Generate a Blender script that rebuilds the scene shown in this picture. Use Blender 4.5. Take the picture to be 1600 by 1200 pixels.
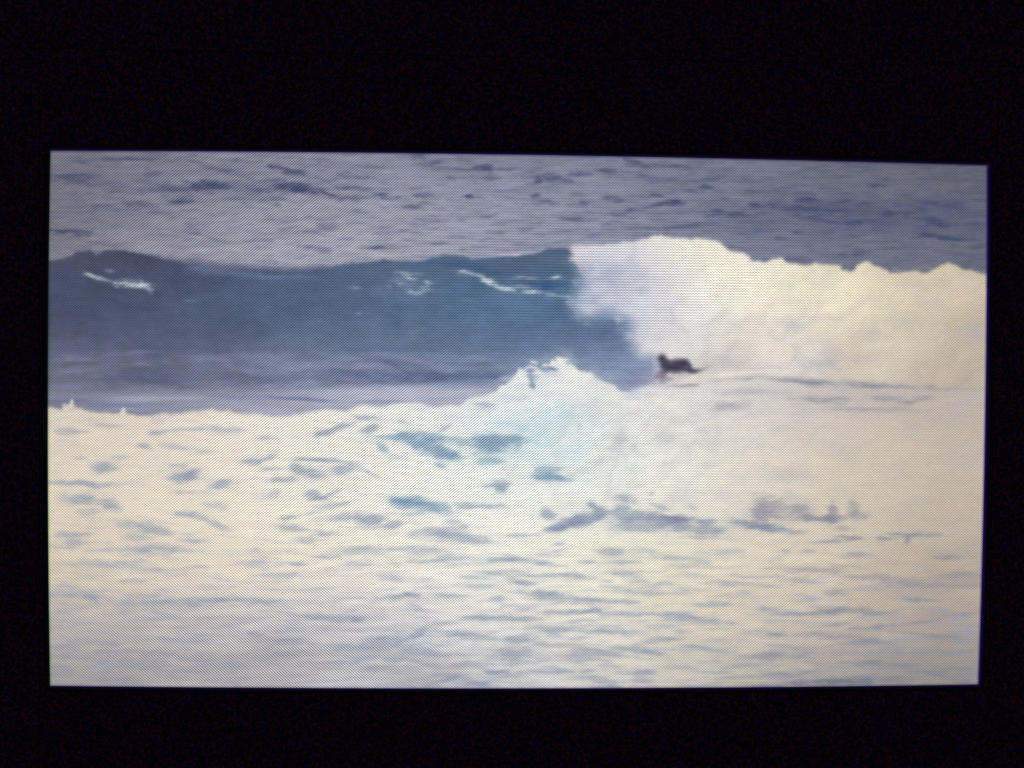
# A letterboxed surf video playing on a monitor in a dark room, photographed close up.
import bpy, math
import numpy as np
from mathutils import Matrix, Vector

scene = bpy.context.scene
for o in list(bpy.data.objects):
    bpy.data.objects.remove(o)

# ------------------------------------------------------------------ camera
# The lit 16:9 raster is a real rectangle in the plane y = 0 (x right, z up).
W, H = 0.500, 0.2838                      # size of the raster in metres
F = 1385.0                                # focal length in photo pixels (1600 wide)
CORN_PX = np.array([(82, 238), (1544, 258), (1526, 1067.5), (77, 1071.5)], float)
CORN = np.array([(-W/2, 0, H/2), (W/2, 0, H/2), (W/2, 0, -H/2), (-W/2, 0, -H/2)])
Z0 = 0.36                                 # height of the raster centre above the table


def rot(r):
    a = np.linalg.norm(r)
    if a < 1e-9:
        return np.eye(3)
    k = r / a
    K = np.array([[0, -k[2], k[1]], [k[2], 0, -k[0]], [-k[1], k[0], 0]])
    return np.eye(3) + math.sin(a)*K + (1-math.cos(a))*K@K


BASE = np.array([[1, 0, 0], [0, 0, -1], [0, 1, 0]], float)   # world -> image axes (x, down, depth)


def project(P, q):
    C = (P @ (rot(q[:3]) @ BASE).T) + q[3:6]
    f = F
    return np.stack([800 + f*C[:, 0]/C[:, 2], 600 + f*C[:, 1]/C[:, 2]], 1)


def solve_pose():
    q = np.array([0, 0, 0, 0, 0, 0.47])

    def res(q):
        P = CORN.copy()
        P[:, 2] *= q[6]
        return (project(P, q[:6]) - CORN_PX).ravel()
    q = np.append(q, 1.0)
    for _ in range(60):
        r = res(q)
        J = np.zeros((8, 7))
        for i in range(7):
            d = q.copy(); d[i] += 1e-6
            J[:, i] = (res(d) - r)/1e-6
        q = q - np.linalg.lstsq(J, r, rcond=None)[0]
    return q, np.abs(res(q)).max()


pose, err = solve_pose()
H *= pose[6]
print('pose', pose, 'err px', err)
R = rot(pose[:3]) @ BASE
cam_pos = -R.T @ pose[3:6]
cam_data = bpy.data.cameras.new('camera')
cam = bpy.data.objects.new('camera', cam_data)
scene.collection.objects.link(cam)
ax_x, ax_y, ax_z = R.T @ np.array([1, 0, 0]), R.T @ np.array([0, -1, 0]), R.T @ np.array([0, 0, -1])
M = Matrix.Identity(4)
for i in range(3):
    M[i][0], M[i][1], M[i][2], M[i][3] = ax_x[i], ax_y[i], ax_z[i], cam_pos[i]
M[2][3] += Z0
cam.matrix_world = M
cam_data.sensor_width = 36.0
cam_data.lens = F/1600*36.0
cam_data.clip_start, cam_data.clip_end = 0.01, 100
scene.camera = cam

# ------------------------------------------------------------------ world: an unlit room at night
world = bpy.data.worlds.new('World')
scene.world = world
world.use_nodes = True
wn = world.node_tree.nodes
wn['Background'].inputs[0].default_value = (0.62, 0.30, 0.85, 1)
wn['Background'].inputs[1].default_value = 0.055
vs = scene.view_settings
scene.display_settings.display_device = 'sRGB'
vs.view_transform = 'Standard'
vs.look = 'None'
vs.exposure = 0
vs.gamma = 1
vs.use_curve_mapping = False
scene.render.engine = 'CYCLES'
scene.cycles.use_denoising = False        # the panel's pixel lattice is finer than a denoiser respects
scene.cycles.pixel_filter_type = 'BLACKMAN_HARRIS'
scene.cycles.filter_width = 1.15

# ------------------------------------------------------------------ small mesh helpers


def link(name, me, mat, parent=None, loc=(0, 0, 0)):
    o = bpy.data.objects.new(name, me)
    scene.collection.objects.link(o)
    if mat:
        me.materials.append(mat)
    o.location = loc
    if parent:
        o.parent = parent
    return o


def boxes(parts, bevel=0.0):
    """one mesh out of (x0,x1,y0,y1,z0,z1) boxes, bevelled"""
    import bmesh
    bm = bmesh.new()
    for x0, x1, y0, y1, z0, z1 in parts:
        vs_ = [bm.verts.new(p) for p in ((x0, y0, z0), (x1, y0, z0), (x1, y1, z0), (x0, y1, z0),
                                         (x0, y0, z1), (x1, y0, z1), (x1, y1, z1), (x0, y1, z1))]
        for f in ((0, 3, 2, 1), (4, 5, 6, 7), (0, 1, 5, 4), (1, 2, 6, 5), (2, 3, 7, 6), (3, 0, 4, 7)):
            bm.faces.new([vs_[i] for i in f])
    if bevel:
        bmesh.ops.bevel(bm, geom=list(bm.edges), offset=bevel, segments=3, affect='EDGES', profile=0.5)
    me = bpy.data.meshes.new('mesh')
    bm.to_mesh(me)
    bm.free()
    return me


def mat_plain(name, c0, c1, scale, rough, bump=0.0):
    m = bpy.data.materials.new(name)
    m.use_nodes = True
    nt = m.node_tree
    b = nt.nodes['Principled BSDF']
    tc = nt.nodes.new('ShaderNodeTexCoord')
    nz = nt.nodes.new('ShaderNodeTexNoise')
    nz.inputs['Scale'].default_value = scale
    nz.inputs['Detail'].default_value = 4
    rp = nt.nodes.new('ShaderNodeValToRGB')
    rp.color_ramp.elements[0].position = 0.35
    rp.color_ramp.elements[1].position = 0.65
    rp.color_ramp.elements[0].color = (*c0, 1)
    rp.color_ramp.elements[1].color = (*c1, 1)
    nt.links.new(tc.outputs['Object'], nz.inputs['Vector'])
    nt.links.new(nz.outputs['Fac'], rp.inputs[0])
    nt.links.new(rp.outputs[0], b.inputs['Base Color'])
    b.inputs['Roughness'].default_value = rough
    if bump:
        bp = nt.nodes.new('ShaderNodeBump')
        bp.inputs['Distance'].default_value = bump
        nt.links.new(nz.outputs['Fac'], bp.inputs['Height'])
        nt.links.new(bp.outputs[0], b.inputs['Normal'])
    return m


def mat_grain(name):
    """black plastic with a very fine coloured grain"""
    m = mat_plain(name, (0.010, 0.006, 0.010), (0.03, 0.018, 0.03), 900, 0.6, 0.00005)
    nt = m.node_tree
    b = nt.nodes['Principled BSDF']
    tc = [n for n in nt.nodes if n.type == 'TEX_COORD'][0]
    vz = nt.nodes.new('ShaderNodeTexNoise')
    vz.inputs['Scale'].default_value = 700
    vz.inputs['Detail'].default_value = 1
    nt.links.new(tc.outputs['Object'], vz.inputs['Vector'])
    mx = nt.nodes.new('ShaderNodeVectorMath'); mx.operation = 'MULTIPLY_ADD'
    mx.inputs[1].default_value = (1.0, 0.55, 0.85)
    mx.inputs[2].default_value = (-0.45, -0.26, -0.37)
    mp = nt.nodes.new('ShaderNodeVectorMath'); mp.operation = 'MAXIMUM'
    mp.inputs[1].default_value = (0.0, 0.0, 0.0)
    nt.links.new(vz.outputs['Color'], mx.inputs[0])
    nt.links.new(mx.outputs[0], mp.inputs[0])
    nt.links.new(mp.outputs[0], b.inputs['Base Color'])
    b.inputs['Specular IOR Level'].default_value = 0.12
    return m


M_WALL = mat_plain('dark_wall_paint', (0.10, 0.09, 0.09), (0.13, 0.12, 0.12), 40, 0.9, 0.0005)
M_DESK = mat_plain('dark_desk_wood', (0.03, 0.018, 0.012), (0.06, 0.035, 0.022), 12, 0.5)
M_BEZEL = mat_grain('black_plastic')
M_PANEL = mat_grain('unlit_panel_glass')

# ------------------------------------------------------------------ room
o = link('wall', boxes([(-2.2, 2.2, 0.9, 1.0, -0.75, 1.8)]), M_WALL); o['kind'] = 'structure'
o = link('floor', boxes([(-2.2, 2.2, -2.6, 0.9, -0.80, -0.75)]), M_DESK); o['kind'] = 'structure'
desk = link('desk', boxes([(-0.8, 0.8, -0.22, 0.5, -0.03, 0.0),
                           (-0.78, -0.72, -0.20, -0.14, -0.75, -0.03), (0.72, 0.78, -0.20, -0.14, -0.75, -0.03),
                           (-0.78, -0.72, 0.42, 0.48, -0.75, -0.03), (0.72, 0.78, 0.42, 0.48, -0.75, -0.03)]), M_DESK)
desk['kind'] = 'structure'

# ------------------------------------------------------------------ the picture shown on the screen
# Everything below computes what the lit screen displays: a frame of a surf video.
OX, OY, CW, CH = 60, 225, 1500, 862        # canvas window, in the picture's own pixel units
rng = np.random.default_rng(7)
yy, xx = np.mgrid[0:CH, 0:CW].astype(np.float32)
xx += OX; yy += OY


def vnoise(sx, sy, seed):
    g = np.random.default_rng(seed)
    nx, ny = int(CW/sx)+4, int(CH/sy)+4
    L = g.random((ny, nx)).astype(np.float32)*2-1

    def ax(n, s, off):
        t = np.arange(n)/s + off
        i = np.floor(t).astype(int); f = (t-i).astype(np.float32)
        return i, f*f*f*(f*(f*6-15)+10)
    ix, fx = ax(CW, sx, g.random()); iy, fy = ax(CH, sy, g.random())
    A = L[:, ix]*(1-fx)+L[:, ix+1]*fx
    return A[iy]*(1-fy)[:, None]+A[iy+1]*fy[:, None]


def fbm(sx, sy, seed, oct=4, gain=0.55):
    s = 0; a = 1; t = 0
    for k in range(oct):
        s = s + a*vnoise(max(sx/2**k, 1.01), max(sy/2**k, 1.01), seed*13+k)
        t += a; a *= gain
    return s/t


def ss(a, b, x):
    t = np.clip((x-a)/(b-a), 0, 1)
    return t*t*(3-2*t)


def blur(A, s):
    r = int(3*s)+1
    k = np.exp(-np.arange(-r, r+1)**2/(2*s*s)); k /= k.sum()
    for axis in (0, 1):
        pad = [(0, 0)]*A.ndim; pad[axis] = (r, r)
        P = np.pad(A, pad, mode='edge')
        out = 0
        n = A.shape[axis]
        for i, w in enumerate(k):
            out = out + w*(P[i:i+n] if axis == 0 else P[:, i:i+n])
        A = out
    return A.astype(np.float32)


def field(pts, sx=105., sy=52.):
    """smooth colour field through control points, computed coarsely then enlarged"""
    st = 10
    gx = np.arange(OX, OX+CW+st, st); gy = np.arange(OY, OY+CH+st, st)
    GX, GY = np.meshgrid(gx, gy)
    num = np.zeros(GX.shape+(3,)); den = np.zeros(GX.shape)
    for x, y, c in pts:
        d2 = ((GX-x)/sx)**2+((GY-y)/sy)**2
        w = np.exp(-d2/2)+1e-4/(1+d2)
        num += w[..., None]*np.array(c, float); den += w
    g = num/den[..., None]
    ty = np.arange(CH)/st; tx = np.arange(CW)/st
    iy = ty.astype(int); ix = tx.astype(int)
    fy = (ty-iy)[:, None, None]; fx = (tx-ix)[None, :, None]
    A = g[iy]*(1-fy)+g[iy+1]*fy
    return (A[:, ix]*(1-fx)+A[:, ix+1]*fx).astype(np.float32)


def rows(s, n):
    v = [float(t) for t in s.replace(';', ' ').replace(',', ' ').split()]
    return np.array(v).reshape(-1, n)


def line(s):
    a = rows(s, 2)
    return np.interp(np.arange(CW)+OX, a[:, 0], a[:, 1]).astype(np.float32)[None, :]


def inside(poly, X, Y):
    c = np.zeros(X.shape, bool)
    n = len(poly)
    for i in range(n):
        x0, y0 = poly[i]; x1, y1 = poly[(i+1) % n]
        if y0 == y1:
            continue
        m = (Y > y0) != (Y > y1)
        c ^= m & (X < (x1-x0)*(Y-y0)/(y1-y0)+x0)
    return c


# shared warps
WX = fbm(16, 9, 1, 3)*6
WY = fbm(22, 8, 2, 3)*3
EDGE = fbm(14, 6, 3, 3)
FINE = fbm(7, 4, 4, 2)
STRK = fbm(15, 3.2, 5, 3, 0.6)
GRIT = fbm(9, 3.2, 6, 2, 0.7)


def warp(A, dx, dy):
    u = np.clip(xx-OX+dx, 0, CW-1.01); v = np.clip(yy-OY+dy, 0, CH-1.01)
    i = u.astype(int); j = v.astype(int); fu = u-i; fv = v-j
    return (A[j, i]*(1-fu)+A[j, i+1]*fu)*(1-fv)+(A[j+1, i]*(1-fu)+A[j+1, i+1]*fu)*fv


def streaks(sx_, sy_, seed, oct=5, gain=0.6, slope=7):
    return warp(fbm(sx_, sy_, seed, oct, gain), 0, slope*fbm(110, 60, seed+500, 2)+1.5*fbm(20, 12, seed+900, 2))



def dab(x, y, rx, ry, ang, soft=0.55, rough=0.5):
    """mask of one irregular elongated mark: returns (slice, mask)"""
    R_ = max(rx, ry)*1.7+8
    x0, x1 = int(max(x-R_-OX, 0)), int(min(x+R_-OX, CW))
    Ry = (abs(math.sin(math.radians(ang)))*rx+ry)*1.9+8
    y0, y1 = int(max(y-Ry-OY, 0)), int(min(y+Ry-OY, CH))
    if x1 <= x0 or y1 <= y0:
        return None, None
    sl = (slice(y0, y1), slice(x0, x1))
    X = xx[sl]-x+WX[sl]*min(1, rx/15); Y = yy[sl]-y+WY[sl]*min(1, ry/5)
    a = math.radians(ang)
    u = (X*math.cos(a)+Y*math.sin(a))/rx
    v = (-X*math.sin(a)+Y*math.cos(a))/ry
    d = np.sqrt(u*u+v*v)+rough*(0.42*EDGE[sl]+0.5*STRK[sl])
    m = 1-ss(soft*0.45, 1.45, d)
    return sl, m*np.clip(1+rough*0.5*GRIT[sl], 0.2, 1.3)


def paint(img, marks, col, gain=1.0, soft=0.45, rough=0.6, k=1.0):
    """marks rows: x y rx ry angle strength"""
    for x, y, rx, ry, ang, s in marks:
        sl, m = dab(x, y, rx*k, ry*k, ang, soft, rough)
        if sl is None:
            continue
        m = np.clip(m*min(s*gain, 1.0), 0, 1)[..., None]
        img[sl] = img[sl]*(1-m)+np.array(col, np.float32)*m


# ---- open sea behind the wave
sea = field([(100, 260, (116, 112, 133)), (300, 260, (128, 126, 152)), (500, 260, (136, 135, 164)), (800, 260, (124, 127, 159)),
             (1100, 270, (118, 120, 150)), (1400, 270, (108, 108, 132)), (1530, 270, (97, 95, 117)), (100, 330, (124, 117, 138)),
             (300, 350, (149, 144, 170)), (500, 350, (158, 155, 181)), (700, 350, (153, 151, 181)), (900, 340, (138, 140, 174)),
             (1100, 340, (117, 119, 154)), (1300, 330, (105, 110, 140)), (1500, 340, (97, 97, 124)), (100, 385, (127, 117, 140)),
             (300, 395, (157, 149, 175)), (500, 410, (172, 168, 190)), (700, 390, (160, 158, 185)), (860, 380, (155, 158, 188)),
             (950, 365, (138, 140, 178)), (1170, 390, (123, 126, 163)), (1400, 390, (114, 116, 145)), (1530, 400, (106, 106, 134))])
n = streaks(46, 6, 21, 5, 0.65, 4)
sea *= (1+0.11*n+0.08*streaks(20, 3.6, 25, 3, 0.7, 3))[..., None]
sea = sea.mean(-1, keepdims=True)*0.34+sea*0.66
sea *= np.array((0.965, 0.985, 0.965), np.float32)
swell = (0.16*ss(0.0, 0.55, fbm(190, 24, 27, 3))*(1-ss(360, 400, yy)))[..., None]
sea = sea*(1-swell)+np.array((84, 92, 122), np.float32)*swell
dk = ss(0.0, 0.6, streaks(30, 4.2, 23, 4, 0.66, 4))*0.36
sea = sea*(1-dk[..., None])+np.array((70, 78, 118), np.float32)*dk[..., None]
SEA_MARKS = rows('''122 252 17 3 0 .4; 202 249 45 2.5 0 .55; 110 274 32 3 0 .5; 105 281 22 4 0 .4; 235 274 12 3 0 .25
337 264 25 2.5 5 .35; 307 254 20 2.5 10 .35; 370 251 15 3 0 .35; 265 295 40 5 -3 .4; 322 289 26 6 0 .75; 350 295 22 3 5 .55
180 300 11 3 0 .3; 120 304 20 3 0 .25; 202 318 24 4 0 .45; 280 316 13 3 0 .7; 155 322 20 2.5 0 .35; 112 324 20 2 0 .2
105 362 36 4 3 .7; 302 352 12 2 0 .2; 330 372 30 2 15 .25; 430 261 12 3 5 .65; 452 267 27 4 12 .6; 465 294 36 7 10 .8
415 296 30 4 0 .5; 512 303 18 3 15 .6; 437 311 10 2.5 0 .4; 432 321 5 3 0 .4; 545 294 18 3 0 .6; 548 310 20 4 0 .4
595 305 14 4 0 .7; 615 309 16 3 0 .4; 660 306 14 3 0 .5; 732 307 9 3 0 .75; 560 277 25 3 5 .35; 590 261 20 2 0 .4
655 245 14 3 5 .45; 675 255 20 3 -5 .45; 722 264 25 2.5 3 .4; 755 262 14 4 -5 .7; 785 264 20 1.5 0 .45; 705 277 9 3 0 .5
770 279 12 4 0 .3; 645 324 12 3 0 .4; 762 339 12 3 0 .4; 685 346 16 3 0 .3; 717 370 14 2 0 .3; 685 380 20 2.5 0 .35
635 375 12 2 0 .25; 592 387 12 2.5 0 .5; 572 387 10 1.5 0 .35; 497 388 18 3 0 .35; 500 359 20 3 0 .35; 657 342 12 2 0 .2
857 277 18 4.5 0 .7; 840 283 12 4 -20 .5; 885 282 12 3 0 .4; 947 267 12 3.5 0 .65; 910 273 18 3 0 .4; 835 306 9 3 0 .7
855 315 20 3 8 .45; 910 317 9 5 0 .5; 962 311 16 4 3 .5; 985 251 14 3 12 .5; 1025 260 30 2.5 3 .45; 1065 261 12 3 0 .4
1005 275 9 3 0 .4; 1025 305 9 3 0 .5; 1035 320 32 3.5 -5 .55; 1052 313 12 3 -10 .6; 1102 292 8 4 0 .6; 1077 298 10 2.5 0 .4
1110 280 14 3 -8 .35; 965 335 15 3 0 .4; 987 329 11 4 0 .4; 897 342 25 3 3 .45; 1012 357 50 3 0 .35; 1082 353 20 3 0 .3
837 365 18 2.5 0 .3; 1120 329 10 2 0 .5; 1150 336 35 3.5 3 .45; 1185 321 9 3 0 .6; 1195 333 14 2.5 0 .35
1262 313 15 5 0 .75; 1315 315 12 3 0 .6; 1205 320 15 3 0 .35; 1262 327 50 3.5 3 .6; 1307 330 20 3 5 .6; 1260 339 15 2.5 0 .45
1287 345 30 2.5 5 .4; 1340 347 25 3 -5 .65; 1360 317 18 3 0 .4; 1390 333 13 4 0 .75; 1370 289 12 3 0 .45; 1385 278 5 2 0 .45
1460 316 25 3 0 .6; 1482 321 15 5 0 .6; 1437 325 10 3 0 .45; 1445 342 30 3 5 .45; 1465 350 22 4 8 .7; 1422 332 12 3 0 .45
1522 350 20 3 0 .4; 1445 366 8 3 0 .6; 1482 372 30 3 4 .55; 1507 376 14 2 4 .4; 1245 362 8 3 0 .55; 1217 372 12 3 0 .4
1330 369 15 3 0 .4; 1335 397 18 3 -8 .5; 1395 387 20 2 0 .4; 1530 385 15 3 0 .4; 1340 260 14 2 0 .3; 1445 262 12 2 0 .35
1500 257 20 3 0 .4; 1297 295 14 2 0 .3; 1180 300 18 2 0 .25; 1410 305 14 2 0 .3; 240 333 16 2 0 .2; 1130 312 14 2 0 .3''', 6)
paint(sea, SEA_MARKS, (56, 64, 98), 1.0, 0.25, 1.0, 1.25)
paint(sea, rows('330 291 60 9 2 .4; 460 292 60 10 8 .4; 1270 320 90 14 0 .35; 1380 340 110 16 3 .35; 1460 325 70 14 4 .3; 1180 345 90 10 0 .2; 110 278 50 8 0 .3', 6),
      (78, 84, 114), 1, 0.0, 1.1)
g = ss(300, 325, yy)*(1-ss(350, 385, yy))*ss(1150, 1260, xx)*0.22
sea = sea*(1-g[..., None])+np.array((78, 86, 120), np.float32)*g[..., None]
paint(sea, rows('430 422 60 5 3 .55; 800 399 30 2.2 -3 .75; 480 424 40 4 0 .5; 590 400 60 3 -3 .3', 6), (200, 196, 205))

# ---- the unbroken wave face
wave = field([(100, 450, (64, 74, 110)), (250, 450, (66, 82, 122)), (450, 470, (70, 94, 137)), (650, 480, (73, 104, 147)),
              (850, 470, (68, 108, 153)), (880, 400, (74, 94, 133)), (700, 420, (68, 98, 140)), (100, 520, (71, 78, 115)),
              (300, 520, (75, 87, 127)), (600, 530, (82, 107, 152)), (850, 540, (84, 111, 158)), (970, 520, (90, 116, 165)),
              (1000, 580, (122, 132, 176)), (100, 575, (98, 102, 134)), (300, 580, (95, 101, 136)), (500, 578, (110, 118, 154)),
              (700, 578, (108, 118, 158)), (900, 595, (118, 132, 173)), (200, 410, (66, 66, 98)), (400, 425, (74, 84, 124)),
              (560, 425, (78, 98, 138)), (900, 500, (72, 104, 152))], 90, 34)
wave *= (1+0.06*fbm(60, 14, 31, 4)+0.035*fbm(9, 5, 32, 2))[..., None]
wave *= (1+0.05*streaks(22, 5, 37, 4, 0.7, 12)+0.05*fbm(26, 30, 38, 3))[..., None]
wave = wave.mean(-1, keepdims=True)*0.24+wave*0.76
wave *= np.array((1.03, 1.03, 0.99), np.float32)
base = ss(535, 565, yy+4*fbm(50, 10, 33, 2))
n = streaks(55, 7, 34, 5, 0.62)
wave *= (1+base*(0.05+0.17*n))[..., None]
paint(wave, rows('''575 570 40 6 3 .4; 612 556 60 5 3 .35; 660 566 40 5 10 .35; 217 570 24 3 0 .35; 225 549 30 3 0 .25; 110 560 40 5 0 .3
430 565 50 6 0 .35; 400 556 60 4 0 .3; 120 580 30 4 0 .25; 740 562 40 5 0 .25; 480 575 50 5 0 .3; 330 562 50 4 0 .25; 800 570 30 4 0 .2
540 562 40 3 -4 .3; 300 556 30 3 0 .2''', 6), (160, 158, 192), 1, 0.2)
paint(wave, rows('''617 572 32 3.5 25 .5; 675 588 120 9 0 .5; 550 584 60 6 3 .4; 212 588 75 13 0 .4; 400 590 60 5 0 .2; 770 590 30 8 -8 .4
725 412 45 5 2 .35; 850 445 28 8 0 .6; 822 441 25 6 0 .4; 787 420 60 6 8 .3; 190 432 14 5 5 .4; 250 545 60 6 0 .25; 600 545 70 4 0 .25''', 6),
      (66, 80, 118), 0.75, 0.0)
paint(wave, rows('850 447 28 7 0 .5; 740 420 60 5 10 .3', 6), (38, 72, 120), 1, 0.3)
paint(wave, rows('315 422 26 7 5 .35; 370 428 40 6 3 .3; 800 470 60 18 0 .22; 650 460 60 14 0 .12; 905 430 10 20 0 .3; 440 432 60 4 0 .3', 6),
      (125, 150, 185), 1, 0.2)
HI = rows('''142 430 8 2.5 20 .8; 160 435 14 2 20 .6; 170 423 7 3 0 .35; 189 443 9 4 5 .9; 213 446 16 3 5 .8; 225 443 9 4 0 .8
231 451 8 4 60 .8; 200 438 12 2 10 .35; 627 426 8 1.5 0 .5; 622 437 10 3 0 .45; 646 436 8 2 0 .95; 666 441 6 2.5 0 .7; 642 456 9 2.5 5 .9
665 454 15 1.5 0 .5; 625 442 5 2 0 .5; 640 446 22 9 0 .15; 555 450 8 2 0 .3; 727 426 10 3 0 .75; 747 430 12 2 15 .55; 762 440 15 3 30 .85
782 448 14 2.2 20 .9; 795 452 10 2 5 .9; 825 434 16 1.8 0 .7; 870 434 9 2 0 .8; 815 449 20 2.5 0 .4; 830 456 16 1.8 0 .8
850 457 12 1.8 0 .75; 855 460 10 1.5 0 .4; 560 462 5 2 0 .2; 300 470 6 2 0 .15; 740 470 8 2 0 .15; 870 462 14 2 10 .3
610 448 4 2 0 .4; 655 428 5 1.5 0 .4; 635 430 5 1.5 0 .3; 660 448 6 1.5 0 .35; 560 490 4 1 0 .25; 500 500 4 1 0 .15; 640 520 5 1 0 .2; 420 480 4 1 0 .15''', 6)
paint(wave, HI, (180, 196, 208), 0.35, 0.0, 1.0, 1.8)
paint(wave, HI, (212, 219, 221), 0.72, 0.1, 1.8, 1.1)

# ---- pale band of water in front of the wave
band = field([(100, 625, (122, 124, 152)), (250, 632, (142, 148, 172)), (450, 628, (156, 159, 186)), (600, 615, (172, 175, 200)),
              (740, 608, (172, 176, 202)), (900, 600, (150, 158, 190))], 80, 30)
band *= (1+0.14*streaks(70, 7, 36, 5, 0.62))[..., None]
band = band.mean(-1, keepdims=True)*0.3+band*0.7
paint(band, rows('460 623 70 3.5 3 .55; 370 620 50 4 0 .4; 200 633 70 4 0 .35; 590 628 50 4 0 .3; 100 626 40 5 0 .3; 700 622 40 3 0 .25; 550 637 40 3 0 .25', 6),
      (96, 104, 150), 1, 0.3)
paint(band, rows('510 610 120 4 -2 .4; 250 622 80 4 0 .3; 650 605 70 4 0 .4; 720 612 50 6 -10 .3', 6), (196, 198, 214), 1, 0.2)

# ---- breaking white water
foam1 = field([(905, 395, (226, 214, 220)), (935, 460, (184, 192, 216)), (1000, 430, (218, 216, 222)), (1060, 395, (240, 232, 212)),
               (1150, 440, (243, 236, 214)), (1300, 450, (233, 222, 194)), (1450, 450, (214, 200, 174)), (1530, 470, (200, 184, 160)),
               (1050, 520, (228, 224, 220)), (1200, 530, (226, 217, 202)), (1400, 540, (212, 199, 178)), (1525, 560, (193, 177, 158)),
               (1150, 575, (214, 204, 198)), (925, 490, (198, 200, 216)), (1000, 500, (218, 216, 222)), (960, 420, (200, 202, 218))], 60, 36)
n = fbm(60, 42, 41, 5, 0.55)
foam1 *= (1+0.045*n+0.02*fbm(12, 9, 42, 3))[..., None]
def billows(seed, s0):
    """rounded cauliflower lumps"""
    a = 0
    for k, (sc_, am) in enumerate(((s0, 1), (s0*0.55, 0.6), (s0*0.3, 0.4), (s0*0.16, 0.25))):
        dx_ = sc_*0.8*fbm(sc_*1.3, sc_, seed+30+k, 3)+0.35*(yy-500)
        a = a+am*(np.abs(warp(vnoise(sc_, sc_*0.72, seed+k), dx_, sc_*0.7*fbm(sc_, sc_*1.2, seed+60+k, 3)+0.12*(xx-900)))-0.42)
    return a


b_ = blur(billows(411, 64), 1.6)
lit_ = b_-np.roll(np.roll(b_, 6, 0), 4, 1)
foam1 *= (1+0.028*np.clip(b_, -0.9, 0.9)+0.012*np.clip(lit_, -0.5, 0.5))[..., None]
foam1 = foam1.mean(-1, keepdims=True)*0.12+foam1*0.88
sh_ = (ss(0.05, 0.75, -b_)*0.22+ss(0.0, 0.6, fbm(70, 44, 44, 4))*0.10)[..., None]*(0.5+0.5*ss(460, 560, yy))[..., None]
foam1 = foam1*(1-sh_)+np.array((176, 178, 192), np.float32)*sh_
lav = np.array((168, 176, 198), np.float32)
m = ((0.12+ss(-0.2, 0.6, fbm(34, 22, 43, 4))*0.45)*(1-ss(930, 1080, xx)))[..., None]
foam1 = foam1*(1-m)+lav*m
paint(foam1, rows('''1237 507 30 13 0 .22; 1355 525 28 16 0 .2; 1285 567 28 20 0 .28; 1003 455 12 9 0 .3; 1422 505 30 14 0 .18; 1522 520 22 20 0 .2
950 430 30 12 -20 .35; 930 470 20 16 0 .3; 1350 560 40 12 0 .15; 1120 560 40 8 0 .15; 1250 470 30 12 -20 .1; 1450 470 30 12 20 .12; 1130 500 30 14 0 .1''', 6),
      (160, 164, 184), 1.0, 0.1, 1.0)
paint(foam1, rows('1110 572 26 2 -8 .35; 1160 574 60 4 3 .2', 6), (160, 158, 180), 1, 0.2)
paint(foam1, rows('1130 585 60 3.5 -4 .55; 1200 580 50 3 0 .3', 6), (240, 232, 225), 1, 0.2)

# ---- white water in the foreground
foam2 = field([(100, 660, (216, 203, 188)), (250, 680, (224, 213, 200)), (450, 680, (236, 229, 218)), (650, 660, (240, 238, 228)),
               (870, 600, (240, 240, 236)), (850, 690, (212, 228, 232)), (770, 650, (214, 225, 230)), (1000, 650, (234, 234, 226)),
               (980, 720, (231, 232, 224)), (1200, 690, (230, 220, 202)), (1400, 690, (213, 200, 180)), (1520, 690, (188, 173, 157)),
               (100, 780, (221, 207, 190)), (300, 780, (230, 220, 203)), (500, 780, (240, 234, 221)), (700, 760, (243, 243, 234)),
               (900, 770, (238, 240, 232)), (1100, 770, (224, 219, 208)), (1300, 780, (211, 199, 182)), (1500, 780, (190, 176, 159)),
               (100, 880, (214, 200, 180)), (300, 880, (227, 215, 196)), (500, 880, (238, 228, 209)), (800, 880, (242, 240, 226)),
               (1000, 880, (233, 226, 203)), (1200, 880, (220, 208, 188)), (1500, 880, (184, 169, 151)), (100, 980, (180, 171, 165)),
               (300, 980, (198, 190, 186)), (500, 980, (207, 202, 204)), (700, 980, (223, 221, 218)), (900, 980, (232, 228, 213)),
               (1100, 980, (218, 208, 189)), (1300, 980, (198, 185, 168)), (1500, 980, (168, 156, 144)), (100, 1060, (178, 173, 167)),
               (300, 1060, (188, 185, 185)), (550, 1060, (202, 202, 206)), (800, 1060, (211, 213, 215)), (1000, 1060, (220, 215, 202)),
               (1200, 1060, (188, 180, 168)), (1450, 1060, (155, 147, 140)), (1150, 620, (213, 207, 208)), (1300, 625, (192, 184, 180)),
               (1450, 625, (182, 170, 162)), (1030, 620, (222, 218, 216))])
low = ss(800, 900, yy)
foam2 *= (1+(0.03+0.03*low)*streaks(70, 12, 51, 5, 0.65))[..., None]
foam2 *= (1+0.014*fbm(13, 5, 52, 3))[..., None]
cool = np.array((150, 157, 182), np.float32)
calm = 1-0.75*ss(850, 960, xx)*(1-low)
m = (ss(0.05, 0.6, streaks(50, 7, 53, 5, 0.62))*(0.22+0.26*low)*calm)[..., None]
foam2 = foam2*(1-m)+cool*m
m = (ss(-0.1, 0.55, streaks(60, 4.2, 57, 5, 0.7, 9))*0.26*low)[..., None]
foam2 = foam2*(1-m)+cool*m
m = (ss(0.0, 0.5, streaks(70, 10, 55, 5, 0.62))*0.42*ss(920, 1010, yy))[..., None]
foam2 = foam2*(1-m)+np.array((140, 142, 164), np.float32)*m
m = (ss(0.1, 0.5, -streaks(60, 6, 58, 4, 0.6))*0.35*low)[..., None]
foam2 = foam2*(1-m)+np.minimum(foam2*1.07, 246)*m
b2 = blur(billows(421, 46), 1.4)
l2 = b2-np.roll(np.roll(b2, 5, 0), 3, 1)
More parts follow.
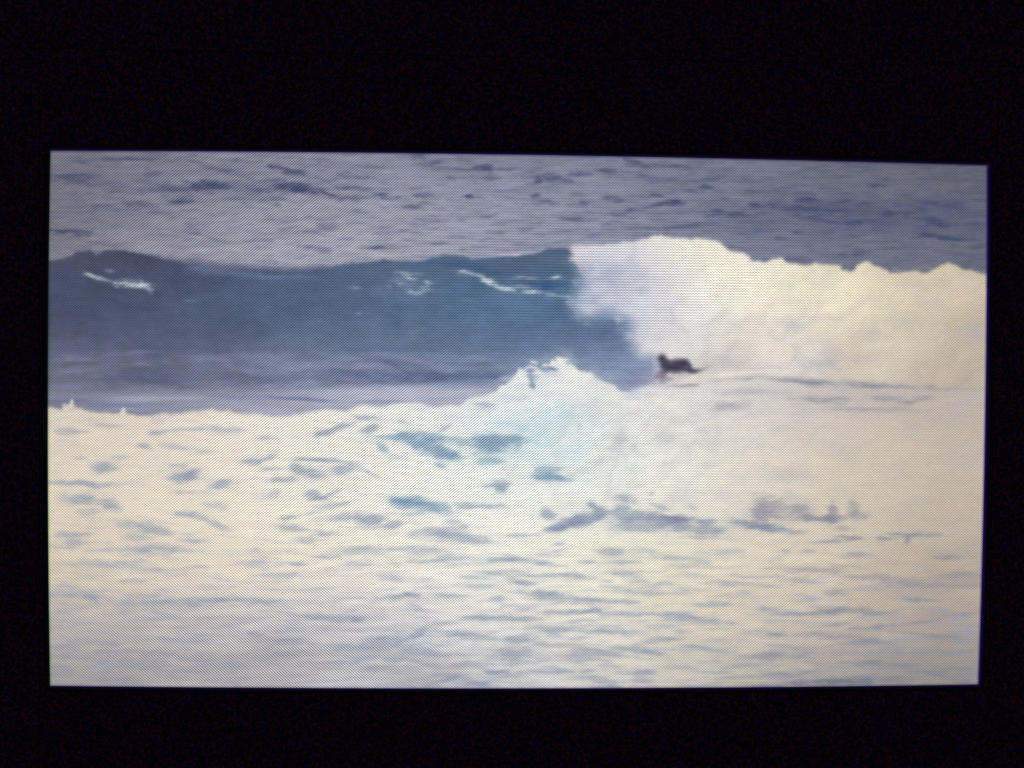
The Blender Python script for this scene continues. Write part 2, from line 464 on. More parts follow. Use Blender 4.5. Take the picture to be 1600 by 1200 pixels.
zone = np.exp(-((xx-930)/190)**2-((yy-690)/85)**2)
foam2 *= (1+zone*(0.045*b2+0.04*np.clip(l2, -0.5, 0.5)))[..., None]
zr = (ss(820, 900, xx)*(1-low)*(ss(0.0, 0.7, -b2)*0.16+ss(0.0, 0.6, fbm(60, 30, 59, 4))*0.08))[..., None]
foam2 = foam2*(1-zr)+np.array((178, 180, 194), np.float32)*zr
# broad grey water towards the lower left
gl = ((0.08+0.46*ss(-0.35, 0.5, streaks(120, 16, 60, 5, 0.62)))*ss(930, 1010, yy)*(1-0.75*ss(560, 900, xx)))[..., None]
foam2 = foam2*(1-gl)+np.array((164, 160, 165), np.float32)*gl
foam2 *= (1-0.07*ss(980, 1070, yy)*(0.4+0.6*np.abs((xx-800)/750)**1.5))[..., None]
# thin bluish tint inside the throw-up
paint(foam2, rows('''850 665 50 30 0 .35; 830 690 60 24 0 .3; 900 650 40 26 0 .2; 790 660 26 16 0 .35; 905 710 26 24 -35 .25; 860 640 26 10 0 .2
800 715 40 12 0 .2; 930 690 30 20 0 .12; 950 660 30 14 0 .1; 870 700 24 12 20 .25; 850 720 30 10 0 .2''', 6), (178, 210, 224), 1, 0.0, 0.9)
BLUE = (134, 148, 170)
FOAM_MARKS = rows('''105 674 14 5 0 .35; 125 674 12 3 0 .35; 170 665 25 3 0 .25; 287 671 40 3.5 -5 .4; 245 676 14 4 0 .45; 355 671 25 3.5 3 .4
225 697 11 4 10 .45; 280 699 25 4 5 .3; 320 706 12 3 0 .25; 125 715 10 3 0 .3; 187 715 12 3 0 .25; 162 730 17 7 0 .65
288 745 18 8 -5 .7; 278 727 16 4 0 .35; 300 738 14 5 -15 .5; 395 722 16 4 0 .5; 125 756 44 4.5 2 .6; 127 780 24 8 0 .6
172 789 17 7 12 .65; 137 800 16 5 0 .35; 347 757 16 6 -12 .6; 300 769 30 3 0 .3; 335 790 18 3 10 .3; 295 804 20 4 4 .5; 335 818 24 4 22 .45
205 820 30 6 5 .35; 240 828 25 8 12 .45; 212 838 22 6 0 .3; 110 835 24 3.5 0 .45; 118 846 14 7 0 .35; 100 855 25 3 0 .3
240 857 45 5 0 .45; 300 845 30 3 5 .3; 287 862 30 4 0 .2; 160 882 40 4 0 .3; 210 888 40 4 3 .25; 142 933 13 4 15 .6; 112 931 34 2.5 0 .35
275 940 80 3.5 0 .4; 350 937 60 3.5 0 .45; 225 932 24 3 0 .3; 250 945 50 5 0 .25; 287 1001 40 4 3 .4; 398 990 14 4 10 .45
441 750 20 4.5 0 .6; 485 739 22 9 10 .6; 485 718 32 3 0 .55; 540 732 22 7 -12 .6; 462 730 9 7 0 .5; 512 720 24 3 5 .5
580 740 16 3 20 .45; 415 717 16 4 -25 .55; 422 733 22 2.5 0 .4; 415 684 14 3 0 .45; 525 670 30 4.5 -18 .6; 502 676 10 5 -25 .5
570 652 16 4 5 .55; 577 670 15 6 -25 .6; 632 660 9 3 20 .35; 692 670 13 4 -30 .45; 755 632 14 4 0 .45
487 773 12 7 0 .55; 500 779 16 3.5 0 .5; 515 772 17 3.5 -18 .5; 430 772 10 5 -20 .3; 525 789 30 3.5 -12 .45; 482 803 25 3 -8 .35; 450 809 14 3 0 .45
535 808 20 5 -15 .45; 575 811 24 7 -3 .7; 612 820 20 4.5 -8 .6; 580 825 30 3.5 0 .3; 725 790 16 5 0 .4; 762 791 32 3.5 0 .5
782 757 14 8 -10 .65; 785 766 8 6 0 .5; 765 759 12 3 0 .4; 707 815 14 3 0 .45; 687 831 40 8 -2 .5; 725 840 35 7 8 .5; 757 846 14 2.5 0 .35
460 826 32 3.5 6 .5; 507 834 20 3.5 -5 .4; 477 844 16 5 8 .4; 560 861 38 6 0 .35; 620 856 24 4 0 .3; 665 857 30 4 0 .25; 672 877 34 3 -3 .45
785 875 20 4 0 .55; 512 870 18 4 0 .3; 440 900 22 4 -5 .35; 467 881 20 3 0 .25; 737 902 20 4 0 .3; 745 917 32 3.5 0 .4; 775 895 25 4 0 .3
675 918 22 3 0 .25; 610 905 14 3 0 .3; 617 933 32 4.5 -8 .5; 637 928 9 3 0 .4; 707 932 26 3 0 .35; 780 935 13 4 0 .45; 650 953 20 3 0 .3
747 965 26 4 0 .5; 780 966 20 3.5 0 .35; 515 966 50 5 2 .5; 558 968 9 5 0 .5; 650 990 26 4 -25 .45; 620 997 40 8 -8 .35; 750 997 45 5 3 .4
550 1011 40 5 0 .45; 637 1012 25 6 15 .4; 675 1022 20 6 10 .4; 415 940 25 3 0 .5; 457 982 40 7 0 .3; 455 1000 34 4 0 .45; 700 1062 22 3 -15 .6
752 1070 20 5 5 .7; 775 1050 15 3 0 .6; 565 1027 32 4 0 .35; 617 1030 22 4 0 .35; 535 1035 22 3 0 .3; 350 1040 50 4 0 .25; 200 1040 50 5 0 .25
856 803 12 8 15 .6; 887 818 22 6.5 -20 .75; 912 811 26 8 -10 .75; 868 827 17 4 -8 .65; 940 801 16 8 20 .7; 926 790 8 5 30 .55
977 779 15 6 0 .6; 972 794 12 6 0 .5; 1005 807 42 9 5 .65; 980 812 14 6 0 .35; 1007 823 45 8 2 .6; 1060 812 26 6 0 .55; 1080 825 46 7 3 .6
1112 832 18 4 0 .5; 1102 815 13 5 0 .65; 1032 792 20 3 20 .35; 1017 772 4 3 0 .4; 1082 792 6 4 0 .35; 1157 817 18 4.5 12 .7; 1187 822 20 5 5 .8
1210 825 20 4.5 5 .8; 1215 808 14 4 0 .35; 815 836 28 2.5 -2 .45; 877 850 9 3 0 .4; 955 862 20 6 0 .5; 1007 860 18 4 5 .3; 1042 871 18 3 0 .3
1095 879 18 4 0 .25; 975 878 25 3 0 .45; 917 879 14 3 0 .35; 807 876 14 4 5 .55; 847 880 18 3.5 5 .45; 1142 862 22 4 0 .3; 860 899 32 3.5 0 .45
892 900 15 6 0 .4; 920 902 16 3 0 .3; 975 897 25 4.5 5 .35; 1062 885 20 3 0 .25; 1080 899 18 4 5 .3; 822 911 18 3.5 5 .5; 1032 912 18 4 -10 .3
855 927 22 5 3 .55; 882 935 50 5.5 3 .5; 950 939 45 3.5 3 .45; 975 924 30 3 0 .3; 1075 920 25 3 0 .25; 1112 945 36 3.5 -2 .4; 1145 912 25 3 0 .35
1132 931 20 3 0 .25; 930 955 14 4.5 0 .75; 887 957 35 3.5 0 .45; 970 959 52 3.5 2 .5; 820 966 26 4 0 .4; 1057 962 30 3 5 .45; 1100 970 40 5 3 .45
1195 952 15 3 0 .5; 865 982 35 4.5 3 .5; 940 987 50 4.5 2 .5; 1037 979 25 6 0 .3; 1065 986 12 3 0 .4; 1040 998 25 4 0 .4; 815 1000 25 5 0 .45
845 1005 11 3 0 .35; 990 1015 28 4 4 .55; 1017 1019 14 3 0 .5; 1090 1010 16 2 5 .5; 1120 1017 25 3.5 3 .4; 800 1024 40 7 0 .4; 778 1050 14 3 0 .5
870 1045 20 4 8 .4; 930 1060 30 3 6 .4; 990 1051 26 3.5 -3 .4; 950 1042 14 3 0 .3; 1060 1042 20 3 4 .35; 1120 1050 30 3 3 .3; 1160 1040 40 3.5 -5 .4; 950 1074 26 2.5 0 .5''', 6)
FOAM_MARKS2 = rows('''1190 802 14 18 0 .5; 1205 797 24 20 0 .4; 1240 790 40 16 0 .15; 1252 800 14 12 0 .5; 1272 810 22 5 0 .75; 1302 798 8 13 0 .65; 1300 811 20 5 0 .75
1332 795 8 12 0 .4; 1340 806 17 5 0 .45; 1295 846 20 2.5 -5 .6; 1335 841 14 3.5 0 .7; 1315 838 10 3 0 .45; 1380 842 12 3.5 0 .7; 1425 836 16 4.5 -5 .75
1455 837 15 3 0 .55; 1417 844 5 6 0 .6; 1400 834 15 2.5 0 .5; 1245 832 12 3 0 .4; 1320 825 12 3 0 .35; 1227 861 8 3 0 .35; 1260 860 10 3 0 .3
1337 867 22 4 0 .35; 1482 871 22 3.5 0 .5; 1500 900 42 5 -3 .4; 1270 891 46 4 0 .4; 1320 884 24 3 0 .3; 1350 902 60 4.5 2 .4; 1417 912 35 6 3 .5
1487 915 42 5 0 .35; 1250 907 32 4 0 .3; 1305 926 15 5 0 .4; 1437 937 28 3 0 .4; 1307 955 28 4.5 -2 .7; 1250 960 34 3 0 .45; 1370 958 24 3.5 0 .5
1340 950 20 3 0 .35; 1307 976 20 3 -8 .45; 1375 979 22 4 -8 .6; 1337 982 15 3 0 .5; 1435 972 32 3 -8 .5; 1212 992 15 3 8 .65; 1272 990 20 3 0 .35
1450 992 52 2.5 5 .45; 1360 1003 32 4 0 .55; 1320 995 25 4 0 .35; 1360 1036 24 4 -3 .7; 1407 1040 26 4.5 3 .6; 1450 1050 30 3 0 .45; 1465 1056 26 3 12 .65
1400 1064 26 6 0 .5; 1495 1045 26 3 0 .5; 1257 1052 28 2.5 -12 .5; 1215 1052 20 3 0 .45; 1212 1021 18 4 0 .45; 1250 1025 18 5 0 .35; 1480 1020 40 4 0 .35
1400 1020 40 4 0 .3; 1500 960 30 3 0 .3; 1490 1000 30 4 0 .25; 1200 1030 20 3 0 .35; 1180 1025 26 4 0 .35
1225 590 32 4 3 .4; 1240 594 40 4.5 3 .6; 1277 597 28 5.5 3 .7; 1347 598 28 5 5 .7; 1375 603 28 4 0 .55; 1412 604 16 3 0 .6; 1452 602 12 5 5 .7
1500 607 50 3 0 .3; 1275 625 36 5 5 .4; 1310 624 14 4 0 .35; 1382 622 22 4 0 .4; 1415 628 14 4 0 .5; 1440 622 14 4 0 .4; 1355 640 64 4 0 .3
1135 635 26 6 0 .45; 1180 613 60 5 0 .2; 972 687 11 8 0 .22; 1042 682 18 13 0 .16; 990 697 8 4 0 .2; 1300 700 60 14 0 .06; 1230 745 40 12 0 .1; 1100 840 30 3 0 .3''', 6)
paint(foam2, FOAM_MARKS, BLUE, 0.40, 0.0, 0.8, 1.5)
paint(foam2, FOAM_MARKS, BLUE, 0.80, 0.9, 0.6, 1.08)
paint(foam2, FOAM_MARKS2, (134, 136, 150), 0.45, 0.0, 0.6, 1.5)
paint(foam2, FOAM_MARKS2, (124, 128, 146), 0.72, 0.5, 0.6, 1.1)
paint(foam2, rows('1065 811 20 5.5 0 .5; 1040 808 30 4 0 .3; 900 820 40 5 -14 .2', 6), (112, 112, 150), 1, 0.3)
TEAL = (134, 158, 178)
TEAL_MARKS = rows('''612 682 30 4 -4 .65; 645 690 24 9 25 .85; 668 683 30 7 8 .7; 682 703 30 9 20 .95; 702 711 17 8 12 .95; 690 727 10 4 10 .55
717 693 10 6 25 .6; 703 684 16 3.5 5 .45; 597 699 11 5 30 .55; 617 716 12 4 0 .25; 760 690 30 10 0 .95; 783 687 34 7 -3 .85; 770 699 22 9 -8 .9; 808 687 10 6 0 .6
765 720 20 6 0 .65; 640 785 32 10 3 .85; 678 793 26 10 8 .8; 622 782 12 5 0 .7; 645 803 18 3 0 .35; 857 746 30 5.5 3 .85; 868 743 14 4 10 .4
857 733 22 6 -5 .6; 808 690 8 6 0 .4''', 6)
paint(foam2, TEAL_MARKS, (164, 190, 202), 0.5, 0.0, 0.7, 1.5)
paint(foam2, TEAL_MARKS, TEAL, 0.78, 0.9, 0.6, 1.08)
paint(foam2, rows('670 690 12 6 20 .5; 705 712 12 5 15 .4; 640 786 22 6 3 .5; 860 747 18 3.5 3 .5; 595 700 8 4 30 .2', 6), (104, 140, 178), 0.9, 0.4)
paint(foam2, rows('1295 1066 60 7 0 .85; 1255 1066 30 5 -8 .5; 1340 1064 30 7 5 .6; 1510 1066 14 4 0 .3; 1190 1072 30 2 0 .5', 6), (98, 106, 126), 0.8, 0.2)
paint(foam2, rows('1100 602 60 4 -3 .0; 1065 603 28 3 0 .55; 1125 593 50 4 -3 .5; 1180 586 14 5 0 .55; 1165 590 40 3 0 .3', 6), (128, 126, 152), 1, 0.2)

# ---- put the regions together
crest = line('''60 409 82 407 105 402 120 395 140 392 150 398 165 393 178 391 195 392 220 396 240 399 262 405 285 409 320 412 340 417 400 417 450 420
482 420 520 416 550 411 575 409 600 405 625 409 657 409 675 403 700 400 725 400 737 405 775 402 800 401 825 399 845 394 857 389 880 387 887 389 896 402 905 425 915 445 1100 450''')
foam_poly = rows('''888 386 925 382 975 380 985 376 1010 373 1020 370 1035 366 1045 370 1070 373 1110 374 1120 378 1135 388 1160 396 1175 406 1190 409
1200 408 1222 405 1235 412 1258 415 1275 412 1310 417 1330 425 1345 412 1352 407 1362 411 1380 418 1390 427 1450 424 1466 418 1478 409 1490 415
1515 422 1530 427 1570 431 1570 700 1018 700 1018 602 1027 596 1030 557 1018 557 1005 556 997 547 985 546 979 537 982 522 981 510 977 497 965 490 950 491 927 496
910 495 900 501 897 485 902 472 906 458 907 440 914 430 906 417 899 405 892 394''', 2)
foam_top = line('''60 637 77 636 95 640 100 633 107 632 112 623 115 632 120 637 147 644 185 646 192 637 199 646 215 649 240 649 252 645 265 647
325 640 332 637 345 642 355 639 367 645 400 647 425 650 450 649 482 645 507 639 540 642 560 635 570 632 595 636 615 631 640 629 660 630 670 635
685 636 705 632 720 632 732 622 755 619 775 610 782 602 792 596 800 590 810 580 818 577 828 574 840 571 850 568 858 566 867 562 880 559 892 561 897 570 905 580
917 584 927 584 940 594 950 599 960 603 972 610 985 612 1000 606 1017 601 1050 603 1075 604 1110 598 1130 596 1170 590 1250 590 1350 596 1460 604 1600 612''')
X2 = xx+WX*0.35; Y2 = yy+WY*0.5
sharp = np.maximum(0, 1-np.abs(xx-500)/900)
cs = 2.2+8*np.exp(-((xx-330)/60)**2)+5*np.exp(-((xx-470)/70)**2)
m_wave = ss(-1.5, 1, (yy-crest+2.2*EDGE+FINE)/cs)
m_face = inside(foam_poly, xx+fbm(20, 13, 61, 5, .7)*(9+14*(1-ss(985, 1040, xx))), yy+fbm(15, 9, 62, 4, .65)*(5+6*(1-ss(985, 1040, xx))*ss(400, 430, yy))).astype(np.float32)
soft_edge = blur(m_face, 7.5)
crisp = blur(m_face, 1.9)
w_ = ss(395, 425, yy)*(1-ss(1000, 1060, xx))       # the side of the break is misty, its top crisp
m_face = crisp*(1-w_)+soft_edge*w_
wisps = ss(0.1, 0.7, fbm(22, 14, 63, 4, 0.6))*ss(0.02, 0.3, blur(m_face, 12)-0.02)*(1-m_face)*ss(870, 905, xx)*ss(410, 430, yy)*(1-ss(540, 555, yy))
m_band = ss(594-6*(1-ss(420, 620, xx)), 612+6*(1-ss(420, 620, xx)), yy+7*(1-ss(420, 620, xx))*-1+2.5*fbm(60, 8, 64, 2))*(1-ss(790, 900, xx))
spray = fbm(6, 5, 65, 2)
lump = fbm(13, 9, 66, 4, 0.65)*(1.8+8*np.exp(-((xx-865)/95)**2))
m_front = blur(ss(-3.0, 4.0, yy-foam_top+1.6*spray+lump), 1.2)
mist_ = np.exp(-((xx-900)/110)**2)*ss(-26, 4, yy-foam_top+7*EDGE)*0.30
m_front = np.maximum(m_front, mist_)
right_soft = ss(985, 1040, xx)
m_front = m_front*(1-right_soft)+ss(-9, 9, yy-foam_top)*right_soft

img = sea.copy()


def over(img, lay, m):
    m = m[..., None]
    return img*(1-m)+lay*m


img = over(img, wave, m_wave)
img = over(img, band, m_band*m_wave)
img = over(img, foam1, np.maximum(m_face, wisps*0.6))
img = over(img, foam2, m_front)
# haze of spray over the shoulder beside the break
paint(img, rows('''915 440 22 20 -40 .35; 935 475 26 14 10 .35; 900 470 14 16 0 .25; 960 455 24 14 0 .2; 925 415 18 10 20 .2
972 515 16 14 40 .35; 990 535 14 8 20 .3; 955 492 22 6 0 .35; 905 492 12 8 0 .3''', 6), (140, 158, 190), 1, 0.0, 1.2)
paint(img, rows('''948 470 18 9 -20 .4; 920 480 12 7 0 .4; 935 450 12 8 30 .3; 968 500 10 6 0 .35; 890 470 8 10 0 .25; 985 525 8 8 0 .4; 898 440 7 9 0 .3''', 6),
      (214, 216, 224), 1, 0.0, 1.4)
paint(img, rows('897 405 10 6 30 .6; 905 393 14 5 0 .5; 930 388 26 4 0 .4', 6), (232, 222, 216), 1, 0.2)
# lavender shading where the wave base meets the foreground foam, right of the splash
paint(img, rows('990 612 20 8 0 .45; 985 622 14 5 0 .35; 1010 604 14 5 0 .3', 6), (176, 184, 208), 1, 0.1)
# tip of the splash: holes and flecks
paint(img, rows('''832 578 8 3.5 0 .7; 847 574 10 4 20 .75; 828 582 7 5 30 .7; 862 575 8 3.8 5 .95; 830 597 4 9 -14 .6; 832 604 3.5 5 -20 .55
842 570 6 2.5 0 .6; 838 590 9 5 -30 .3; 851 579 5 2.5 0 .5; 822 572 5 3 0 .5; 887 568 5 3.5 0 .45; 815 566 10 5 0 .5''', 6), (104, 122, 158), 0.85, 0.0, 0.9, 1.25)
paint(img, rows('''835 566 6 2.5 20 .7; 829 572 3 2 0 .7; 853 570 7 2 -8 .7; 813 577 6 4 20 .6; 806 586 10 4 -30 .5; 842 584 4 2 0 .4; 880 562 12 3 0 .6
790 592 14 4 -15 .4; 870 566 12 3 -20 .5; 112 628 2.5 5 0 .8; 193 641 3 4 0 .6; 100 633 4 3 0 .5; 930 588 12 2 10 .3''', 6), (230, 230, 230), 1.1, 0.3, 0.9)
# the mist trail and reflections round the rider
paint(img, rows('1035 596 22 10 0 .35; 1012 585 16 16 0 .2', 6), (160, 162, 190), 1, 0.1)
paint(img, rows('1075 592 26 5 -4 .5; 1060 597 18 4 0 .5; 1085 586 22 3 -8 .5; 1022 566 4 8 0 .3', 6), (228, 220, 216), 1, 0.2)
paint(img, rows('1035 588 9 7 0 1; 1034 583 10 4 0 .7; 1040 590 12 5 20 .5; 1046 593 16 4 -10 .5; 1054 584 9 3 -20 .5; 1068 587 12 4 0 .3; 1070 602 24 2.8 0 .45; 1060 598 10 2 0 .25', 6),
      (124, 114, 138), 0.9, 0.1, 0.9)
# the rider
RIDER = rows('''1043 568 8 7 20 1; 1034 560 8 8 0 1; 1038 568 8 9 30 1; 1044 574 12 8.5 20 1; 1057 572 19 9 0 1; 1063 567 14 8 0 1; 1069 567 8 7 0 1; 1072 573 8 7 0 .9; 1070 571 9 8 20 .95
1055 576 24 7 0 1; 1050 572 18 8 0 1; 1077 577 14 5.5 20 .9; 1086 579 11 4 0 .8; 1096 578 9 2.6 -12 .35; 1104 575 8 1.8 -14 .1''', 6)
WX_keep, WY_keep = WX, WY
WX, WY = WX*0.25, WY*0.35
paint(img, RIDER, (70, 67, 86), 0.92, 0.35, 0.45)
paint(img, rows('1034 559 4 4 0 .5; 1060 566 10 3 0 .5; 1052 575 10 3 0 .4; 1070 568 5 3 0 .35', 6), (44, 42, 60), 1, 0.3, 0.3)
paint(img, rows('1073 573 4 2 0 .4; 1047 566 5 2 0 .2', 6), (150, 148, 168), 1, 0.2, 0.3)
WX, WY = WX_keep, WY_keep
rx0, ry0 = 1010-OX, 540-OY
img[ry0:ry0+60, rx0:rx0+110] = blur(img[ry0:ry0+60, rx0:rx0+110], 1.3)
rider_mask = np.zeros((CH, CW), np.float32)
for r in RIDER:
    sl, m = dab(*r[:5], 0.55, 0.35)
    rider_mask[sl] = np.maximum(rider_mask[sl], m*r[5])

img = blur(img, 1.15)
# compression blotches and coloured speckle of the video
img *= (1+0.012*fbm(10, 8, 71, 2)[..., None])
img[..., 0] += 2.2*fbm(18, 14, 72, 2); img[..., 2] += 2.2*fbm(20, 14, 73, 2)
for c in range(3):
    img[..., c] += rng.normal(0, 1, img.shape[:2])*(2.2, 1.4, 2.6)[c]
img = np.clip(img, 0, 254)


def to_lin(c):
    c = c/255.0
    return np.where(c <= 0.04045, c/12.92, ((c+0.055)/1.055)**2.4)


# ------------------------------------------------------------------ raster mesh
NU, NV = 900, 510
BU, BV = 0.0050, 0.0125                       # slight outward bow of the raster's edges
NB = 6                                        # cells of painted glow round the lit raster
su = np.linspace(-1, 1, NU+1); sv = np.linspace(1, -1, NV+1)
du, dv = su[1]-su[0], sv[0]-sv[1]
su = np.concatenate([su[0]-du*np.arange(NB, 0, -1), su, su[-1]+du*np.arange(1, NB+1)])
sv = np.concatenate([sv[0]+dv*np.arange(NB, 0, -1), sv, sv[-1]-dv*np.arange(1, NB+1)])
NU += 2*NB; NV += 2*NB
SU, SV = np.meshgrid(su, sv)
PX = W/2*SU*(1+BU*(1-SV**2)); PZ = H/2*SV*(1+BV*(1-SU**2))
P3 = np.stack([PX.ravel(), np.zeros(PX.size), PZ.ravel()], 1)
pix = project(P3, pose[:6])                    # where each point falls in the picture's units
ix = np.clip(pix[:, 0]-OX, 0, CW-1.01); iy = np.clip(pix[:, 1]-OY, 0, CH-1.01)
i0 = ix.astype(int); j0 = iy.astype(int); fx = (ix-i0)[:, None]; fy = (iy-j0)[:, None]


def sample(A):
    if A.ndim == 2:
        A = A[..., None]
    return (A[j0, i0]*(1-fx)+A[j0, i0+1]*fx)*(1-fy)+(A[j0+1, i0]*(1-fx)+A[j0+1, i0+1]*fx)*fy


col = to_lin(sample(img)).reshape(NV+1, NU+1, 3)
# outermost sub-pixels: green-yellow on the left, violet on the right and along top and bottom
for k, w in ((0, 0.8), (1, 0.35)):
    a_ = NB+k
    col[:, a_] *= 1-w*np.array((0.55, 0.30, 0.65))
    col[:, -1-a_] = col[:, -1-a_]*(1-w*np.array((0.8, 0.85, 0.45)))
    col[a_, :] *= 1-w*np.array((0.55, 0.60, 0.35))
    col[-1-a_, :] *= 1-w*np.array((0.5, 0.55, 0.35))
# lens glow of the bright picture, painted as emission colour outside the raster
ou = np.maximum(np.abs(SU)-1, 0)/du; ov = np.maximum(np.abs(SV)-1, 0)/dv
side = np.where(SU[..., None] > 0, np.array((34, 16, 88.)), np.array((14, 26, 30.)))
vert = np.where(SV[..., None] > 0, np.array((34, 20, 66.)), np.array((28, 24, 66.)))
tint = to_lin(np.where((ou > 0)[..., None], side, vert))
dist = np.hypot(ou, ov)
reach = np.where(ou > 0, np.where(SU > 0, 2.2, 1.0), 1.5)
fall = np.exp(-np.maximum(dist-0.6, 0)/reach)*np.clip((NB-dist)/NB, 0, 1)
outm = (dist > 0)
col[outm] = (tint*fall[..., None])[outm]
# strength of the three weave directions of the panel's pixel lattice
GX = pix[:, 0]; GY = pix[:, 1]


def bump_(x, y, sx, sy):
    return np.exp(-((GX-x)/sx)**2-((GY-y)/sy)**2)


wv = np.stack([0.35+0.75*bump_(380, 330, 260, 130)+0.75*bump_(560, 690, 330, 170)-0.25*bump_(100, 950, 300, 200)+0.2*bump_(1250, 950, 300, 200),
               0.22+1.0*bump_(400, 1010, 330, 120)+0.25*bump_(120, 800, 250, 130)+0.3*bump_(1250, 350, 300, 150),
               0.12+0.75*bump_(930, 440, 330, 120)+0.35*bump_(950, 740, 350, 100)], 1)
wv[:, 2] *= 0.6

MAT = bpy.data.materials.new('lit_screen_pixels')
MAT.use_nodes = True
nt = MAT.node_tree
for n_ in list(nt.nodes):
    nt.nodes.remove(n_)
N = nt.nodes.new


def math_(op, a, b=None, c=None):
    n_ = N('ShaderNodeMath'); n_.operation = op
    for i, v in enumerate((a, b, c)):
        if v is None:
            continue
        if isinstance(v, (int, float)):
            n_.inputs[i].default_value = v
        else:
            nt.links.new(v, n_.inputs[i])
    return n_.outputs[0]


out = N('ShaderNodeOutputMaterial')
pb = N('ShaderNodeBsdfPrincipled')
pb.inputs['Base Color'].default_value = (0.01, 0.01, 0.01, 1)
pb.inputs['Roughness'].default_value = 0.35
pb.inputs['Specular IOR Level'].default_value = 0.2
ca = N('ShaderNodeVertexColor'); ca.layer_name = 'picture'
cw = N('ShaderNodeVertexColor'); cw.layer_name = 'weave'
tc = N('ShaderNodeTexCoord')
sx = N('ShaderNodeSeparateXYZ'); nt.links.new(tc.outputs['Object'], sx.inputs[0])
sw = N('ShaderNodeSeparateColor'); nt.links.new(cw.outputs['Color'], sw.inputs[0])
U = 1462/W                                   # lattice units per metre
px_, pz_ = sx.outputs['X'], sx.outputs['Z']
KX, KY = 2*math.pi*U/4.7, 2*math.pi*U/4.15
p1 = math_('ADD', math_('MULTIPLY', px_, KX), math_('MULTIPLY', pz_, -KY))     # runs like /
p2 = math_('ADD', math_('MULTIPLY', px_, KX*1.04), math_('MULTIPLY', pz_, KY*0.97))  # runs like \
p3 = math_('MULTIPLY', pz_, 2*math.pi*U/4.3)


def mod(phase_shift):
    s = None
    for p, ch in ((p1, 'Red'), (p2, 'Green'), (p3, 'Blue')):
        t = math_('MULTIPLY', math_('SINE', math_('ADD', p, phase_shift)), sw.outputs[ch])
        s = t if s is None else math_('ADD', s, t)
    return math_('MULTIPLY_ADD', s, 0.50, 1.0)


nz = N('ShaderNodeTexNoise'); nz.inputs['Scale'].default_value = U/2.6; nz.inputs['Detail'].default_value = 1
nt.links.new(tc.outputs['Object'], nz.inputs['Vector'])
nzc = N('ShaderNodeSeparateColor'); nt.links.new(nz.outputs['Color'], nzc.inputs[0])
sc = N('ShaderNodeSeparateColor'); nt.links.new(ca.outputs['Color'], sc.inputs[0])
cc = N('ShaderNodeCombineColor')
for ch, ph, amp in (('Red', 0.35, 0.42), ('Green', 0.0, 0.28), ('Blue', -0.35, 0.42)):
    speck = math_('MULTIPLY_ADD', nzc.outputs[ch], amp, 1.0-amp*0.5)
    nt.links.new(math_('MULTIPLY', math_('MULTIPLY', sc.outputs[ch], mod(ph)), speck), cc.inputs[ch])
nt.links.new(cc.outputs[0], pb.inputs['Emission Color'])
pb.inputs['Emission Strength'].default_value = 1.0
nt.links.new(pb.outputs[0], out.inputs[0])

# region of every raster cell, so that each thing shown in the picture is a piece of its own
cx = (GX.reshape(NV+1, NU+1)[:-1, :-1]+GX.reshape(NV+1, NU+1)[1:, 1:])/2
cy = (GY.reshape(NV+1, NU+1)[:-1, :-1]+GY.reshape(NV+1, NU+1)[1:, 1:])/2
ci = np.clip((cx-OX).astype(int), 0, CW-1); cj = np.clip((cy-OY).astype(int), 0, CH-1)
region = np.zeros(cx.shape, int)                           # 0 open sea
region[(m_wave > 0.5)[cj, ci]] = 1                         # 1 wave face
region[(m_band*m_wave > 0.5)[cj, ci]] = 2                  # 2 pale band
region[(m_face > 0.5)[cj, ci]] = 3                         # 3 breaking foam
region[((yy-foam_top+1.6*spray+lump) > 0)[cj, ci]] = 4          # 4 foreground foam
region[((yy-foam_top+1.6*spray+lump > 0) & (((xx-880)/115)**2+((yy-650)/95)**2 < 1))[cj, ci]] = 5   # 5 splash
region[(rider_mask > 0.5)[cj, ci]] = 6                     # 6 rider

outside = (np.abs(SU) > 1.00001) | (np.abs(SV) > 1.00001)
region[outside[:-1, :-1] | outside[1:, 1:]] = 7            # 7 painted glow rim

vid = np.arange((NV+1)*(NU+1)).reshape(NV+1, NU+1)
quads = np.stack([vid[1:, :-1], vid[1:, 1:], vid[:-1, 1:], vid[:-1, :-1]], -1)
colf = col.reshape(-1, 3)


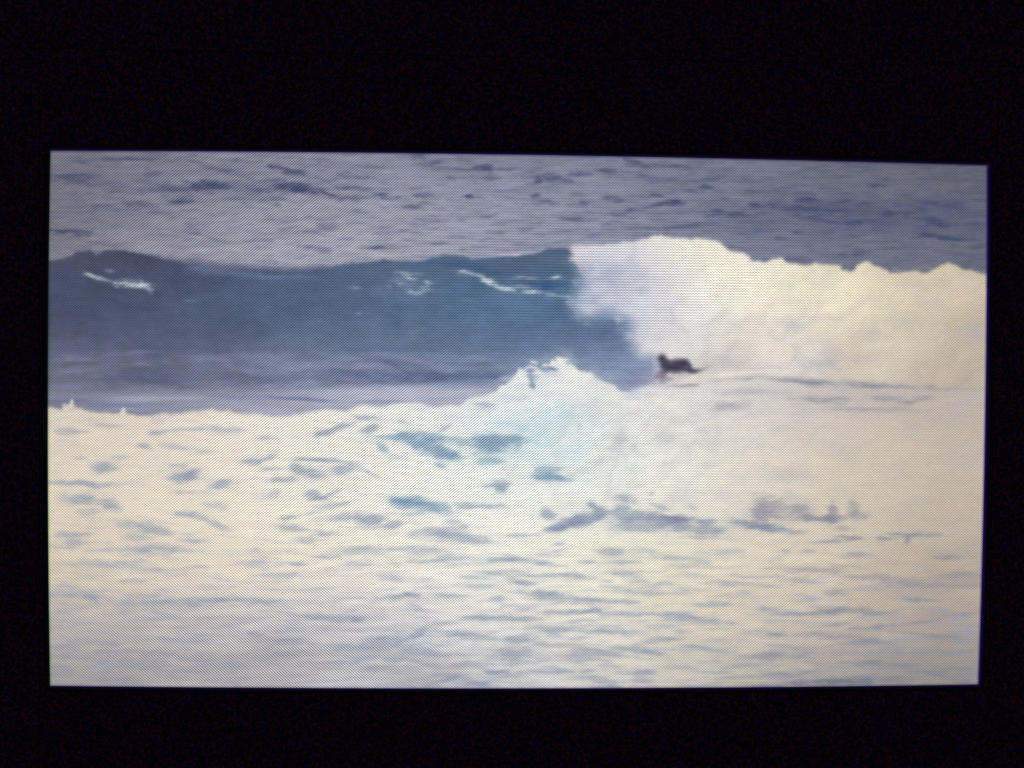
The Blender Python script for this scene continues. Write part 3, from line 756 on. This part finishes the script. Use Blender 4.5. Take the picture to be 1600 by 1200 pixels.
def raster_piece(name, k, parent, label=None):
    q = quads[region == k]
    used, inv = np.unique(q.ravel(), return_inverse=True)
    me = bpy.data.meshes.new(name)
    me.vertices.add(len(used)); me.loops.add(q.size); me.polygons.add(len(q))
    me.vertices.foreach_set('co', P3[used].astype(np.float32).ravel())
    me.loops.foreach_set('vertex_index', inv.astype(np.int32).ravel())
    me.polygons.foreach_set('loop_start', np.arange(0, q.size, 4, dtype=np.int32))
    me.polygons.foreach_set('loop_total', np.full(len(q), 4, np.int32))
    me.update(calc_edges=True)
    for nm, data in (('picture', colf), ('weave', wv)):
        a = me.color_attributes.new(nm, 'FLOAT_COLOR', 'POINT')
        d = np.ones((len(used), 4), np.float32); d[:, :3] = data[used]
        a.data.foreach_set('color', d.ravel())
    o = link(name, me, MAT, parent)
    if label:
        o['label'] = label
    return o


# ------------------------------------------------------------------ the monitor
mon = bpy.data.objects.new('monitor', None)
scene.collection.objects.link(mon)
mon.location = (0, 0, Z0)
mon['label'] = 'black monitor glowing in a dark room, playing a letterboxed surf video'
mon['category'] = 'monitor'
PW, PH = 0.2560, 0.1950                        # half size of the black panel (4:3)
screen = link('screen', boxes([(-PW, PW, 0.0006, 0.006, -PH, PH)]), M_PANEL, mon)
screen['label'] = 'black unlit bars of the screen round the bright picture'
BZ = 0.045
bez = link('bezel', boxes([(-PW-BZ, PW+BZ, 0.0008, 0.012, PH+0.0005, PH+BZ), (-PW-BZ, PW+BZ, 0.0008, 0.012, -PH-BZ, -PH-0.0005),
                           (-PW-BZ, -PW-0.0005, 0.0008, 0.012, -PH, PH), (PW+0.0005, PW+BZ, 0.0008, 0.012, -PH, PH)]), M_BEZEL, mon)
link('housing', boxes([(-PW-BZ+0.004, PW+BZ-0.004, 0.0125, 0.05, -PH-BZ+0.004, PH+BZ-0.004)], 0.006), M_BEZEL, mon)
link('stand', boxes([(-0.05, 0.05, 0.05, 0.075, -Z0+0.015, -0.05), (-0.14, 0.14, -0.06, 0.16, -Z0, -Z0+0.015)], 0.004), M_BEZEL, mon)
raster_piece('open_sea_picture', 0, screen, 'grey lavender choppy sea along the top of the picture')
raster_piece('wave_face_picture', 1, screen, 'smooth steel blue wave face left of the white water')
raster_piece('pale_water_picture', 2, screen, 'pale band of flat water under the blue wave')
raster_piece('breaking_foam_picture', 3, screen, 'towering white water of the breaking wave at right')
raster_piece('foreground_foam_picture', 4, screen, 'creamy streaked foam with blue holes across the lower half')
raster_piece('splash_picture', 5, screen, 'white splash peak leaping up in front of the wave')
raster_piece('surfer_picture', 6, screen, 'small dark surfer crouched low at the foot of the break')
raster_piece('painted_edge_glow', 7, screen, 'thin blue glow painted round the picture')
